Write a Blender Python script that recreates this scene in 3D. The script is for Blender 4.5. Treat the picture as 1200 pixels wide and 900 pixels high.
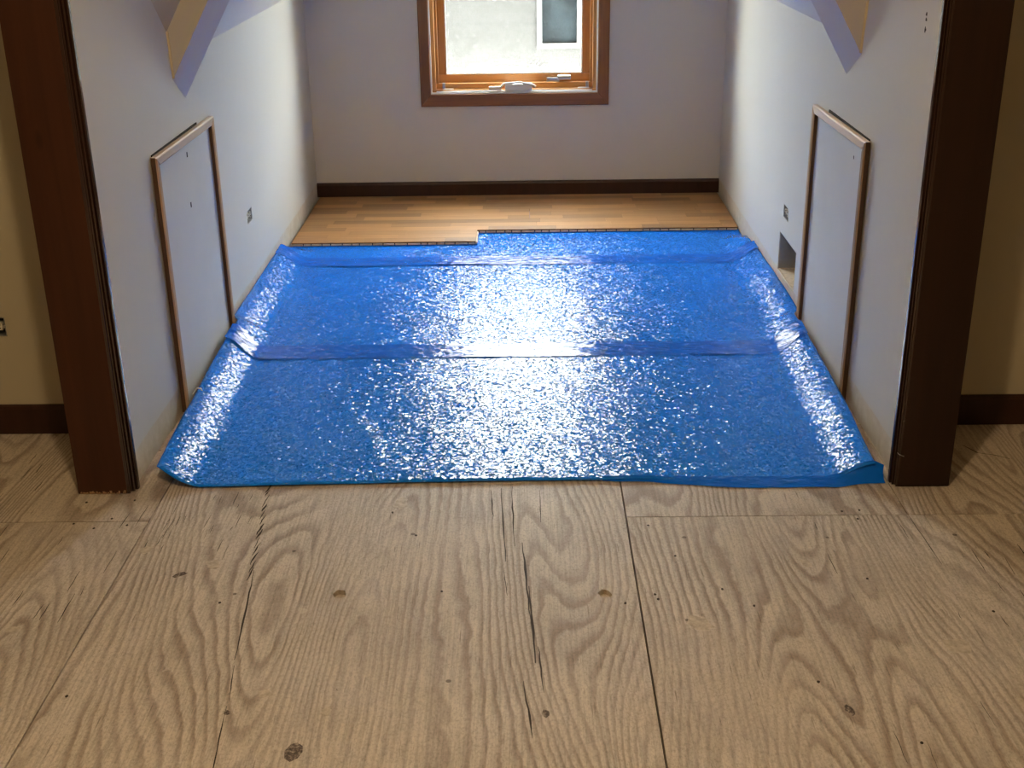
import bpy, bmesh, math, random
from mathutils import Vector, Matrix, noise

random.seed(7)
for o in list(bpy.data.objects):
    bpy.data.objects.remove(o, do_unlink=True)
scene = bpy.context.scene
COL = scene.collection

# ------------------------------------------------------------------ camera
cam_data = bpy.data.cameras.new('camera')
cam_data.sensor_width = 36.0
cam_data.lens = 1431.4 / 1200 * 36.0
cam_data.clip_start = 0.05
cam_data.clip_end = 200
cam = bpy.data.objects.new('camera', cam_data)
COL.objects.link(cam)
R_ = Vector((0.99987134, 0.00765641, -0.01409565))
U_ = Vector((0.01011547, 0.38103253, 0.92450629))
F_ = Vector((-0.0124493, 0.92452993, -0.38090606))
m = Matrix.Identity(4)
for i in range(3):
    m[i][0], m[i][1], m[i][2] = R_[i], U_[i], -F_[i]
m[0][3], m[1][3], m[2][3] = 0, 0, 1.5
cam.matrix_world = m
scene.camera = cam

# ------------------------------------------------------------------ sky, exposure
SKY = 28.0
world = bpy.data.worlds.new('overcast_sky')
scene.world = world
world.use_nodes = True
bg = world.node_tree.nodes['Background']
bg.inputs[0].default_value = (1.0, 0.985, 0.955, 1)
bg.inputs[1].default_value = SKY
scene.view_settings.view_transform = 'Standard'
scene.view_settings.look = 'None'
scene.view_settings.exposure = 0.4
scene.view_settings.gamma = 1.0
scene.view_settings.use_curve_mapping = False
scene.cycles.use_denoising = True
scene.cycles.max_bounces = 12
scene.cycles.diffuse_bounces = 7
scene.cycles.glossy_bounces = 5
scene.cycles.transparent_max_bounces = 12
scene.cycles.sample_clamp_indirect = 8.0

PEBBLE = .76
LAMP_POS = (-0.20, 1.05, 2.42)
LAMP_POWER = 57.0

# ------------------------------------------------------------------ dimensions (metres)
XL, XR, YB = -1.062, 0.984, 6.141        # alcove walls
XC = (XL + XR) / 2
YP = 2.896                                # front of the posts
YK = 3.304                                # knee walls outside the posts
ZC = 2.6                                  # main ceiling


# ------------------------------------------------------------------ node helpers
class NT:
    def __init__(self, name):
        self.mat = bpy.data.materials.new(name)
        self.mat.use_nodes = True
        self.t = self.mat.node_tree
        self.t.nodes.clear()
        self.out = self.t.nodes.new('ShaderNodeOutputMaterial')

    def n(self, typ, ins=None, **props):
        nd = self.t.nodes.new('ShaderNode' + typ)
        for k, v in props.items():
            setattr(nd, k, v)
        if ins:
            for k, v in ins.items():
                self.put(nd.inputs[k], v)
        return nd

    def put(self, sock, v):
        if isinstance(v, bpy.types.NodeSocket):
            self.t.links.new(v, sock)
        elif isinstance(v, bpy.types.Node):
            self.t.links.new(v.outputs[0], sock)
        else:
            if sock.type == 'RGBA' and len(v) == 3:
                v = (*v, 1)
            sock.default_value = v

    def math(self, op, a, b=0.0, c=0.0, clamp=False):
        nd = self.n('Math', operation=op, use_clamp=clamp)
        self.put(nd.inputs[0], a); self.put(nd.inputs[1], b); self.put(nd.inputs[2], c)
        return nd.outputs[0]

    def coords(self, scale=(1, 1, 1), loc=(0, 0, 0), rot=(0, 0, 0), rnd=0.0):
        tc = self.n('TexCoord')
        src = tc.outputs['Object']
        if rnd:
            oi = self.n('ObjectInfo')
            cmb = self.n('CombineXYZ')
            k = self.math('MULTIPLY', oi.outputs['Random'], rnd)
            for i in range(3):
                self.put(cmb.inputs[i], k)
            add = self.n('VectorMath', operation='ADD')
            self.put(add.inputs[0], src); self.put(add.inputs[1], cmb)
            src = add.outputs[0]
        mp = self.n('Mapping')
        self.put(mp.inputs['Vector'], src)
        mp.inputs['Location'].default_value = loc
        mp.inputs['Rotation'].default_value = rot
        mp.inputs['Scale'].default_value = scale
        return mp.outputs[0]

    def noise(self, vec, scale, detail=3, rough=.5, dist=0.0):
        nd = self.n('TexNoise', {'Vector': vec, 'Scale': scale, 'Detail': detail, 'Roughness': rough, 'Distortion': dist})
        return nd.outputs[0]

    def ramp(self, fac, stops, interp='LINEAR'):
        nd = self.n('ValToRGB', {'Fac': fac})
        cr = nd.color_ramp
        cr.interpolation = interp
        while len(cr.elements) < len(stops):
            cr.elements.new(0.5)
        for e, (p, col) in zip(cr.elements, stops):
            e.position = p
            if isinstance(col, (int, float)):
                col = (col, col, col)
            e.color = (*col[:3], 1)
        return nd.outputs[0]

    def mix(self, fac, a, b, mode='MIX'):
        nd = self.n('Mix', data_type='RGBA', blend_type=mode)
        self.put(nd.inputs[0], fac); self.put(nd.inputs[6], a); self.put(nd.inputs[7], b)
        return nd.outputs[2]

    def bump(self, h, strength=.3, dist=.002, normal=None):
        nd = self.n('Bump', {'Height': h, 'Strength': strength, 'Distance': dist})
        if normal is not None:
            self.put(nd.inputs['Normal'], normal)
        return nd.outputs[0]

    def principled(self, **kw):
        nd = self.n('BsdfPrincipled')
        for k, v in kw.items():
            self.put(nd.inputs[k.replace('_', ' ')], v)
        self.t.links.new(nd.outputs[0], self.out.inputs[0])
        return nd


def simple(name, col, rough=.5, var=.12, scale=20, metallic=0.0, bump=.15, spec=.5, stretch=(1, 1, 1), bdist=.001, rnd=0.0):
    t = NT(name)
    v = t.coords(stretch, rnd=rnd)
    nz = t.noise(v, scale, 4, .6)
    lo = tuple(c * (1 - var) for c in col); hi = tuple(min(1, c * (1 + var)) for c in col)
    t.principled(Base_Color=t.ramp(nz, [(.3, lo), (.7, hi)]), Roughness=rough, Metallic=metallic,
                 Specular_IOR_Level=spec, Normal=t.bump(nz, bump, bdist))
    return t.mat


M = {}


def build_materials():
    # painted drywall, bare strip of board where the baseboard was taken off
    def paint(name, col, strip=None):
        t = NT(name)
        v = t.coords()
        grain = t.noise(v, 260, 2, .5)
        blot = t.noise(v, 1.6, 3, .5)
        base = t.ramp(blot, [(.3, tuple(c * .97 for c in col)), (.7, col)])
        if strip:
            tc = t.n('TexCoord')
            sep = t.n('SeparateXYZ'); t.put(sep.inputs[0], tc.outputs['Object'])
            wob = t.math('MULTIPLY', t.math('SUBTRACT', t.noise(v, 9, 4, .6), .5), .012)
            zz = t.math('ADD', sep.outputs[2], wob)
            msk = t.ramp(t.math('MULTIPLY', zz, 5.0), [(0.0, 1), (strip * 5 - .02, 1), (strip * 5, 0)])
            bare = t.ramp(t.noise(v, 25, 4, .65), [(.3, (.52, .46, .36)), (.7, (.62, .57, .48))])
            base = t.mix(msk, base, bare)
        t.principled(Base_Color=base, Roughness=.62, Specular_IOR_Level=.35, Normal=t.bump(grain, .25, .0012))
        return t.mat
    M['paint'] = paint('painted_drywall', (.615, .585, .52))
    M['paint_strip'] = paint('painted_drywall_bare_foot', (.595, .585, .535), .088)
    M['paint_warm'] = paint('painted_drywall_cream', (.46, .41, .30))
    M['beam'] = paint('dimmed_beam_paint', (.47, .42, .35))  # dim light on the beam fronts is put into this darker tan
    M['ceiling'] = paint('ceiling_paint', (.70, .69, .68))

    # worn plywood with cathedral grain
    t = NT('worn_plywood')
    v = t.coords((1, 1, 1), rnd=37.0)
    vg = t.coords((2.4, .40, 1), rnd=37.0)
    low = t.noise(vg, 1.15, 1.2, .4, .25)
    wob = t.noise(t.coords((9, 4.5, 1), rnd=37.0), 2.4, 3, .55)
    sx = t.n('SeparateXYZ'); t.put(sx.inputs[0], v)
    field = t.math('ADD', t.math('MULTIPLY', low, 40.0), t.math('MULTIPLY', wob, .8))
    field = t.math('ADD', field, t.math('MULTIPLY', sx.outputs[0], 16.0))
    fr = t.math('FRACT', field)
    ring = t.ramp(fr, [(0, 0), (.35, .12), (.66, .95), (.80, 1.0), (.93, .05), (1, 0)])
    streak = t.noise(t.coords((150, 5, 1), rnd=37.0), 1.0, 4, .6)
    wear = t.ramp(t.noise(t.coords((1.4, .9, 1), rnd=37.0), 2.1, 3, .55), [(.34, .22), (.58, 1)])
    contrast = t.math('MULTIPLY', ring, wear)
    light = t.ramp(t.noise(v, 3.5, 4, .6), [(.3, (.47, .40, .322)), (.7, (.58, .505, .418))])
    dark = t.ramp(t.noise(v, 6, 4, .6), [(.3, (.245, .185, .138)), (.7, (.335, .268, .209))])
    colr = t.mix(t.math('MULTIPLY', contrast, .92), light, dark)
    sk = t.ramp(streak, [(.36, .78), (.55, 1.0), (.75, 1.06)])
    colr = t.mix(1.0, colr, sk, 'MULTIPLY')
    fine = t.ramp(t.noise(t.coords((1, .6, 1), rnd=37.0), 230, 3, .7), [(.3, .70), (.5, 1.0), (.72, 1.16)])
    colr = t.mix(1.0, colr, fine, 'MULTIPLY')
    # open pores, short and dark along the grain
    pores = t.ramp(t.noise(t.coords((210, 11, 1), rnd=37.0), 1.0, 2, .55), [(.665, 0), (.74, 1)])
    colr = t.mix(t.math('MULTIPLY', pores, .55), colr, (.10, .065, .04))
    # pale filler blots, grey scuffs and specks
    blot = t.ramp(t.noise(v, 7.5, 5, .62), [(.705, 0), (.725, 1)])
    colr = t.mix(t.math('MULTIPLY', blot, .55), colr, (.58, .52, .42))
    scuff = t.ramp(t.noise(t.coords((1, 1, 1), (4, 9, 0), rnd=37.0), 2.6, 5, .62), [(.50, 0), (.75, 1)])
    colr = t.mix(t.math('MULTIPLY', scuff, .35), colr, (.33, .28, .235))
    vor = t.n('TexVoronoi', {'Vector': v, 'Scale': 9.0}, feature='F1')
    sp = t.ramp(vor.outputs['Distance'], [(.0, 1), (.045, 1), (.06, 0)])
    spk = t.math('MULTIPLY', sp, t.math('GREATER_THAN', t.noise(v, 5.0, 2, .5), .52))
    colr = t.mix(t.math('MULTIPLY', spk, .8), colr, (.06, .04, .028))
    hgt = t.math('ADD', t.math('MULTIPLY', contrast, .5), t.math('MULTIPLY', streak, .8))
    hgt = t.math('SUBTRACT', hgt, t.math('MULTIPLY', pores, .8))
    hgt = t.math('ADD', hgt, t.math('MULTIPLY', t.noise(v, 45, 4, .6), .35))
    t.principled(Base_Color=colr, Roughness=t.ramp(blot, [(0, .60), (1, .7)]), Specular_IOR_Level=.4,
                 Normal=t.bump(hgt, .55, .0016))
    M['plywood'] = t.mat
    M['underfloor'] = simple('dark_underfloor', (.03, .022, .016), .9)
    M['crack'] = simple('dark_split_wood', (.022, .014, .009), .95)
    t = NT('dark_pitch_knot')
    nz = t.noise(t.coords(), 140, 4, .65)
    t.principled(Base_Color=t.ramp(nz, [(.36, (.030, .020, .014)), (.5, (.10, .07, .05)), (.66, (.34, .28, .22))]), Roughness=.75, Normal=t.bump(nz, .8, .003))
    M['knot'] = t.mat
    M['patch'] = simple('pale_wood_filler', (.45, .38, .295), .8, .3, 70)

    # blue film of the underlayment: pebbled foam under glossy film
    def film(name, smooth):
        t = NT(name)
        base = t.ramp(t.noise(t.coords(), 3, 3, .5), [(.3, (.003, .172, .76)), (.7, (.005, .198, .86))])
        if smooth:
            base = t.ramp(t.noise(t.coords(), 12, 3, .5), [(.3, (.002, .120, .62)), (.7, (.004, .150, .76))])
            w = t.noise(t.coords((1, 3.2, 1), rot=(0, 0, .35)), 22, 3, .55, .6)
            nrm = t.bump(w, .55, .006)
            rough = .12
        else:
            # little pebbles of the foam: each one tilts the film its own way
            v0 = t.coords((1, .85, 1))
            warp = t.n('TexNoise', {'Vector': v0, 'Scale': 170.0, 'Detail': 1.0})
            dv = t.n('VectorMath', operation='SUBTRACT'); t.put(dv.inputs[0], warp.outputs['Color']); dv.inputs[1].default_value = (.5, .5, .5)
            sc = t.n('VectorMath', operation='SCALE'); t.put(sc.inputs[0], dv); sc.inputs['Scale'].default_value = .008
            v = t.n('VectorMath', operation='ADD'); t.put(v.inputs[0], v0); t.put(v.inputs[1], sc)
            vo = t.n('TexVoronoi', {'Vector': v.outputs[0], 'Scale': 178.0}, feature='F1')
            rgb = t.n('SeparateXYZ'); t.put(rgb.inputs[0], vo.outputs['Color'])
            gain = t.math('MULTIPLY_ADD', t.math('POWER', rgb.outputs[2], 1.5), PEBBLE, PEBBLE * .16)
            tx = t.math('MULTIPLY', t.math('SUBTRACT', rgb.outputs[0], .5), gain)
            ty = t.math('MULTIPLY', t.math('SUBTRACT', rgb.outputs[1], .5), gain)
            off = t.n('CombineXYZ'); t.put(off.inputs[0], tx); t.put(off.inputs[1], ty)
            broad = t.noise(t.coords((1, .35, 1)), 7, 3, .5)
            n1 = t.bump(broad, .25, .008)
            ad = t.n('VectorMath', operation='ADD'); t.put(ad.inputs[0], n1); t.put(ad.inputs[1], off)
            nn = t.n('VectorMath', operation='NORMALIZE'); t.put(nn.inputs[0], ad)
            fine = t.noise(v0, 230, 2, .6)
            lines = t.noise(t.coords((14, 105, 1)), 1.0, 2, .5)
            n2 = t.bump(lines, .8, .0011, nn.outputs[0])
            nrm = t.bump(fine, 1.0, .0005, n2)
            rough = .06
        t.principled(Base_Color=base, Roughness=rough, Specular_IOR_Level=.30, IOR=1.42, Normal=nrm)
        return t.mat
    M['foil'] = film('blue_underlay_film', False)
    M['film'] = film('blue_smooth_film', True)

    # dark stained wood
    def stain(name, lo, hi, rough, spec=.32):
        t = NT(name)
        v = t.coords((30, 30, 1.6))
        g = t.noise(v, 1.0, 5, .6, .4)
        kn = t.n('TexVoronoi', {'Vector': t.coords((3.2, 3.2, 1.3)), 'Scale': 2.1}, feature='F1')
        knot = t.ramp(kn.outputs['Distance'], [(0, 1), (.05, .8), (.09, 0)])
        col = t.ramp(g, [(.25, lo), (.75, hi)])
        col = t.mix(t.math('MULTIPLY', knot, .7), col, tuple(c * .35 for c in lo))
        t.principled(Base_Color=col, Roughness=rough, Specular_IOR_Level=spec, Normal=t.bump(g, .12, .001))
        return t.mat
    M['stain'] = stain('dark_stained_pine', (.034, .0108, .0048), (.060, .020, .0086), .42)
    M['stain_shaded'] = stain('shaded_stained_pine', (.0145, .0055, .003), (.026, .0098, .0048), .42)  # right post's darker copy: weaker lamp light put into the colour
    M['bead'] = stain('dark_glossy_moulding', (.020, .009, .006), (.036, .015, .010), .14, .8)
    M['stain_dark'] = stain('dark_stained_baseboard', (.026, .009, .006), (.045, .016, .010), .34)

    def wood(name, lo, hi, axis, rough=.45, rnd=11.0, gscale=1.0):
        t = NT(name)
        sc = [70, 70, 70]; sc[axis] = 3
        v = t.coords(tuple(sc), rnd=rnd)
        g = t.noise(v, gscale, 5, .6, .5)
        oi = t.n('ObjectInfo')
        tone = t.ramp(oi.outputs['Random'], [(0, .68), (.5, 1.0), (1, 1.28)])
        col = t.mix(1.0, t.ramp(g, [(.25, lo), (.75, hi)]), tone, 'MULTIPLY')
        t.principled(Base_Color=col, Roughness=rough, Specular_IOR_Level=.45, Normal=t.bump(g, .1, .0006))
        return t.mat
    M['oak'] = wood('oak_strip', (.27, .130, .045), (.41, .220, .085), 0, .5)
    M['core'] = simple('pale_spruce_core', (.62, .50, .36), .8, .15, 60)
    M['pine_y'] = wood('raw_pine_along_y', (.58, .45, .32), (.70, .56, .42), 1, .55)
    M['pine_z'] = wood('raw_pine_along_z', (.44, .27, .14), (.58, .38, .21), 2, .55)
    M['edge_shade'] = wood('shaded_stile_edge', (.045, .021, .010), (.080, .039, .019), 2, .5)  # shade on the stile sides, painted as a darker brown
    M['pine_stile'] = wood('brown_pine_along_z', (.30, .18, .09), (.42, .27, .145), 2, .55)
    M['oakcase_x'] = wood('oak_casing_x', (.17, .065, .022), (.26, .11, .040), 0, .4, gscale=.8)
    M['oakcase_z'] = wood('oak_casing_z', (.17, .065, .022), (.26, .11, .040), 2, .4, gscale=.8)
    M['sash_x'] = wood('golden_sash_x', (.42, .19, .05), (.56, .28, .09), 0, .35)
    M['sash_z'] = wood('golden_sash_z', (.42, .19, .05), (.56, .28, .09), 2, .35)
    M['white'] = simple('white_vinyl', (.72, .72, .70), .4, .04)
    M['metal'] = simple('galvanised_metal', (.38, .39, .40), .45, .15, 14, metallic=.6)
    M['chrome'] = simple('dull_nickel', (.55, .55, .54), .3, .08, 30, metallic=.9)
    M['ivory'] = simple('ivory_plastic', (.62, .58, .48), .4, .05)
    M['tapebead'] = simple('bare_corner_tape', (.58, .47, .30), .7, .1, 30)
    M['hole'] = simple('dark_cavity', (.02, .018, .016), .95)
    M['panel'] = simple('painted_panel', (.61, .605, .575), .6, .03, 3, spec=.35)
    M['bulb'] = None

    # window pane: clear with frost specks, thicker towards the foot of the pane
    t = NT('frosted_pane')
    v = t.coords()
    f1 = t.noise(v, 95, 4, .7)
    sep = t.n('SeparateXYZ'); t.put(sep.inputs[0], v)
    foot = t.n('MapRange', {'Value': sep.outputs[2], 'From Min': .62, 'From Max': .74, 'To Min': .10, 'To Max': 0.0}).outputs[0]
    frost = t.ramp(t.math('ADD', f1, foot), [(.56, 0), (.68, 1)])
    frost2 = t.ramp(t.noise(v, 7, 4, .6), [(.3, .25), (.7, 1)])
    amt = t.math('MULTIPLY', t.math('MULTIPLY', frost, frost2), .05)
    tr = t.n('BsdfTransparent', {'Color': (.93, .96, .95)})
    tl = t.n('BsdfTranslucent', {'Color': (.9, .93, .95)})
    mx = t.n('MixShader'); t.put(mx.inputs[0], amt); t.put(mx.inputs[1], tr); t.put(mx.inputs[2], tl)
    gl = t.n('BsdfGlossy', {'Roughness': .03})
    mx2 = t.n('MixShader'); mx2.inputs[0].default_value = .05
    t.put(mx2.inputs[1], mx); t.put(mx2.inputs[2], gl)
    t.t.links.new(mx2.outputs[0], t.out.inputs[0])
    M['pane'] = t.mat
    # outdoors
    t = NT('pale_stucco')
    v = t.coords()
    s = t.noise(v, 30, 5, .7)
    t.principled(Base_Color=t.ramp(s, [(.3, (.030, .030, .029)), (.7, (.046, .045, .043))]), Roughness=.9, Normal=t.bump(s, .6, .01))
    M['stucco'] = t.mat
    M['outwhite'] = simple('pale_painted_frame', (.07, .07, .07), .6, .03)
    M['outglass'] = simple('grey_window_glass', (.009, .014, .017), .5, .5, 6, spec=.08)
    M['shingle'] = simple('grey_shingles', (.16, .16, .165), .9, .3, 12)
    M['ground'] = simple('winter_lawn', (.22, .23, .17), .95, .3, 3)


build_materials()


# ------------------------------------------------------------------ mesh helpers
def tag(o, label=None, cat=None, group=None, kind=None):
    if label: o['label'] = label
    if cat: o['category'] = cat
    if group: o['group'] = group
    if kind: o['kind'] = kind
    return o


def mesh_obj(name, verts, faces, mat, parent=None, smooth=False):
    me = bpy.data.meshes.new(name)
    me.from_pydata([tuple(v) for v in verts], [], faces)
    me.update()
    bm = bmesh.new(); bm.from_mesh(me)
    bmesh.ops.recalc_face_normals(bm, faces=bm.faces)
    bm.to_mesh(me); bm.free()
    if smooth:
        for p in me.polygons: p.use_smooth = True
    me.materials.append(mat)
    o = bpy.data.objects.new(name, me)
    COL.objects.link(o)
    if parent is not None: o.parent = parent
    return o


def bm_obj(name, bm, mat, parent=None, smooth=False):
    bmesh.ops.recalc_face_normals(bm, faces=bm.faces)
    me = bpy.data.meshes.new(name)
    bm.to_mesh(me); bm.free()
    if smooth:
        for p in me.polygons: p.use_smooth = True
    me.materials.append(mat)
    o = bpy.data.objects.new(name, me)
    COL.objects.link(o)
    if parent is not None: o.parent = parent
    return o


def add_box(bm, lo, hi, bevel=0.0):
    r = bmesh.ops.create_cube(bm, size=1.0)
    vs = r['verts']
    for v in vs:
        v.co = Vector([(lo[i] + hi[i]) / 2 + v.co[i] * (hi[i] - lo[i]) for i in range(3)])
    if bevel:
        es = list({e for v in vs for e in v.link_edges})
        bmesh.ops.bevel(bm, geom=es, offset=bevel, segments=2, affect='EDGES', profile=.6)


def box(name, lo, hi, mat, parent=None, bevel=0.0):
    bm = bmesh.new()
    add_box(bm, lo, hi, bevel)
    return bm_obj(name, bm, mat, parent)


def prism(name, pts, axis, a, b, mat, parent=None, smooth=False):
    """polygon pts in the two axes other than `axis` (in order), extruded a..b along axis"""
    n = len(pts)
    vs = []
    for t in (a, b):
        for p in pts:
            c = list(p); c.insert(axis, t); vs.append(c)
    fs = [tuple(range(n)), tuple(range(2 * n - 1, n - 1, -1))]
    for i in range(n):
        j = (i + 1) % n
        fs.append((i, j, n + j, n + i))
    return mesh_obj(name, vs, fs, mat, parent, smooth)


def empty(name, loc=(0, 0, 0)):
    o = bpy.data.objects.new(name, None)
    o.location = loc
    o.empty_display_size = .05
    COL.objects.link(o)
    return o


def adopt(parent, *kids):
    """parent empties sit at a base point: keep world-space meshes where they are"""
    for k in kids:
        k.parent = parent
        k.matrix_parent_inverse = Matrix.Translation(-parent.location)


def wall_grid(name, axis, p0, p1, ur, vr, holes, mat, label=None):
    """a wall slab between planes p0 and p1 of `axis`, spanning ur x vr, with rectangular holes (u0,u1,v0,v1)"""
    us = sorted({ur[0], ur[1], *[h[0] for h in holes], *[h[1] for h in holes]})
    vs_ = sorted({vr[0], vr[1], *[h[2] for h in holes], *[h[3] for h in holes]})
    solid = {}
    for i in range(len(us) - 1):
        for j in range(len(vs_) - 1):
            uc, vc = (us[i] + us[i + 1]) / 2, (vs_[j] + vs_[j + 1]) / 2
            solid[i, j] = not any(h[0] < uc < h[1] and h[2] < vc < h[3] for h in holes)
    verts, faces, idx = [], [], {}

    def V(i, j, k):
        key = (i, j, k)
        if key not in idx:
            c = [us[i], vs_[j]]; c.insert(axis, p1 if k else p0)
            idx[key] = len(verts); verts.append(c)
        return idx[key]
    for (i, j), s in solid.items():
        if not s: continue
        for k in (0, 1):
            faces.append((V(i, j, k), V(i + 1, j, k), V(i + 1, j + 1, k), V(i, j + 1, k)))
        for (di, dj, a, b) in ((-1, 0, (i, j), (i, j + 1)), (1, 0, (i + 1, j), (i + 1, j + 1)), (0, -1, (i, j), (i + 1, j)), (0, 1, (i, j + 1), (i + 1, j + 1))):
            if not solid.get((i + di, j + dj), False):
                faces.append((V(*a, 0), V(*b, 0), V(*b, 1), V(*a, 1)))
    o = mesh_obj(name, verts, faces, mat)
    return tag(o, label, kind='structure')


# ------------------------------------------------------------------ room shell
BOX_L = (4.545, 4.630, .298, .347)       # outlet cut-outs (y0,y1,z0,z1)
BOX_R = (4.475, 4.565, .300, .350)
VENT = (4.300, 4.600, .082, .232)
BOX_K = (-1.560, -1.500, .303, .362)     # (x0,x1,z0,z1)
WIN = (-.461, .362, .528, 1.78)          # opening in the back wall

wall_grid('wall_left', 0, XL, XL - .118, (2.9365, YB), (-.02, 2.7), [BOX_L], M['paint_strip'], 'off white painted left side wall of the alcove')
wall_grid('wall_right', 0, XR, XR + .118, (2.9365, YB), (-.02, 2.7), [BOX_R, VENT], M['paint_strip'], 'off white painted right side wall of the alcove')
wall_grid('wall_back', 1, YB, YB + .26, (XL - .118, XR + .118), (-.02, 3.2), [WIN], M['paint'], 'greyish painted end wall around the window')
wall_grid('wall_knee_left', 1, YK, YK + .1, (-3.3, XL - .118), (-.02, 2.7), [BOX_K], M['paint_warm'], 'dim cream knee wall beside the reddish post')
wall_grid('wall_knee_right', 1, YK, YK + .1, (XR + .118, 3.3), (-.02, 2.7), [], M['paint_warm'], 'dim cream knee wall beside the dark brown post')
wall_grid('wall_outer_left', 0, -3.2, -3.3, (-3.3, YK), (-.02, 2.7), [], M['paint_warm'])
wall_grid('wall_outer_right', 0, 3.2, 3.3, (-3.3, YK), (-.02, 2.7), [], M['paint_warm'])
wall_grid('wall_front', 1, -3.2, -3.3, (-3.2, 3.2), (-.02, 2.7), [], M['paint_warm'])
c = wall_grid('ceiling', 2, ZC, ZC + .1, (-3.3, 3.3), (-3.3, 2.97), [], M['ceiling'], 'flat pale ceiling over the main room')
for nm, x0, x1 in (('ceiling', -3.3, XL - .118), ('ceiling', XR + .118, 3.3)):
    wall_grid(nm, 2, ZC, ZC + .1, (x0, x1), (2.97, YK + .1), [], M['ceiling'], 'flat pale ceiling over the side bay')

# sloping ceiling of the dormer: boxed beam and slopes swept up to the ridge at sixty degrees
RUN = (XR - XL) / 2
RISE = RUN * 1.74


def sweep(name, prof, side, mat, label):
    xw = XL if side < 0 else XR
    n = len(prof)
    vs = []
    over = .03
    for (x, dz) in ((xw + side * over, -over * 1.74), (XC - side * .0, RISE)):
        for (y, z) in prof:
            vs.append((x, y, z + dz))
    fs = [tuple(range(n)), tuple(range(2 * n - 1, n - 1, -1))]
    for i in range(n):
        j = (i + 1) % n
        fs.append((i, j, n + j, n + i))
    o = mesh_obj(name, vs, fs, mat)
    if mat is M['beam']:                                          # soffit gets the lighter ceiling colour, only the front is dimmed
        o.data.materials.append(M['ceiling'])
        o.data.polygons[2].material_index = 1
    return tag(o, label, kind='structure')


beam_l = sweep('ceiling_beam', [(3.872, .884), (3.758, .958), (3.747, 1.098), (2.94, 1.795), (2.94, 1.995), (3.872, 1.25)], -1, M['beam'],
               'boxed sloping ceiling beam ending on the left alcove wall')
beam_r = sweep('ceiling_beam', [(3.815, .940), (3.668, 1.017), (3.642, 1.172), (2.94, 1.785), (2.94, 1.985), (3.815, 1.25)], 1, M['beam'],
               'boxed sloping ceiling beam ending on the right alcove wall')
sweep('ceiling_slope', [(3.80, 1.012), (YB, 1.03), (YB, 1.25), (3.80, 1.25)], -1, M['ceiling'], 'sloping dormer ceiling rising from the left alcove wall')
sweep('ceiling_slope', [(3.80, 1.050), (YB, 1.058), (YB, 1.27), (3.80, 1.27)], 1, M['ceiling'], 'sloping dormer ceiling rising from the right alcove wall')
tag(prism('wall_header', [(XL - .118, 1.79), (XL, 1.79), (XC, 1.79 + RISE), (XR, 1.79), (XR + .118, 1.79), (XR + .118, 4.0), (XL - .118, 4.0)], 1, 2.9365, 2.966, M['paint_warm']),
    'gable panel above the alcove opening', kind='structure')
# raw corner bead where each beam meets its wall
for par, xw, s, pts in ((beam_l, XL, 1, [(3.758, .962), (3.745, 1.10)]), (beam_r, XR, -1, [(3.668, 1.022), (3.642, 1.175), (3.44, 1.352)])):
    vs, fs = [], []
    for (y, z) in pts:
        for (dx, dy) in ((-.002, 0), (.006, 0), (.006, -.006), (-.002, -.006)):
            vs.append((xw + s * dx, y + dy + .002, z))
    for k in range(len(pts) - 1):
        for i in range(4):
            j = (i + 1) % 4
            fs.append((4 * k + i, 4 * k + j, 4 * k + 4 + j, 4 * k + 4 + i))
    fs.append((0, 1, 2, 3)); e = 4 * (len(pts) - 1); fs.append((e + 3, e + 2, e + 1, e))
    mesh_obj('corner_bead', vs, fs, M['tapebead'], par)

# ------------------------------------------------------------------ subfloor of plywood sheets
floor = box('floor', (-3.3, -3.3, -.06), (3.3, YB + .26, -.024), M['underfloor'])
tag(floor, 'worn bare plywood subfloor with open seams between the sheets', kind='structure')


def ellipse(cx, cy, rx, ry, n=14, rot=0, jag=0.0):
    pts = []
    for i in range(n):
        a = 2 * math.pi * i / n
        k = 1 + random.uniform(-jag, jag)
        x, y = rx * k * math.cos(a), ry * k * math.sin(a)
        pts.append((cx + x * math.cos(rot) - y * math.sin(rot), cy + x * math.sin(rot) + y * math.cos(rot)))
    return pts


def plywood(x0, x1, y0, y1, holes=(), gap=.0015):
    bm = bmesh.new()
    loops = [[(x0 + gap, y0 + gap), (x1 - gap, y0 + gap), (x1 - gap, y1 - gap), (x0 + gap, y1 - gap)]] + [list(h) for h in holes]
    edges = []
    for lp in loops:
        vs = [bm.verts.new((x, y, 0)) for x, y in lp]
        for i in range(len(vs)):
            edges.append(bm.edges.new((vs[i], vs[(i + 1) % len(vs)])))
    bmesh.ops.triangle_fill(bm, edges=edges, use_beauty=True, use_dissolve=False)
    ret = bmesh.ops.extrude_face_region(bm, geom=list(bm.faces))
    for v in [g for g in ret['geom'] if isinstance(g, bmesh.types.BMVert)]:
        v.co.z -= .018
    o = bm_obj('plywood_sheet', bm, M['plywood'], floor)
    return o


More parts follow.
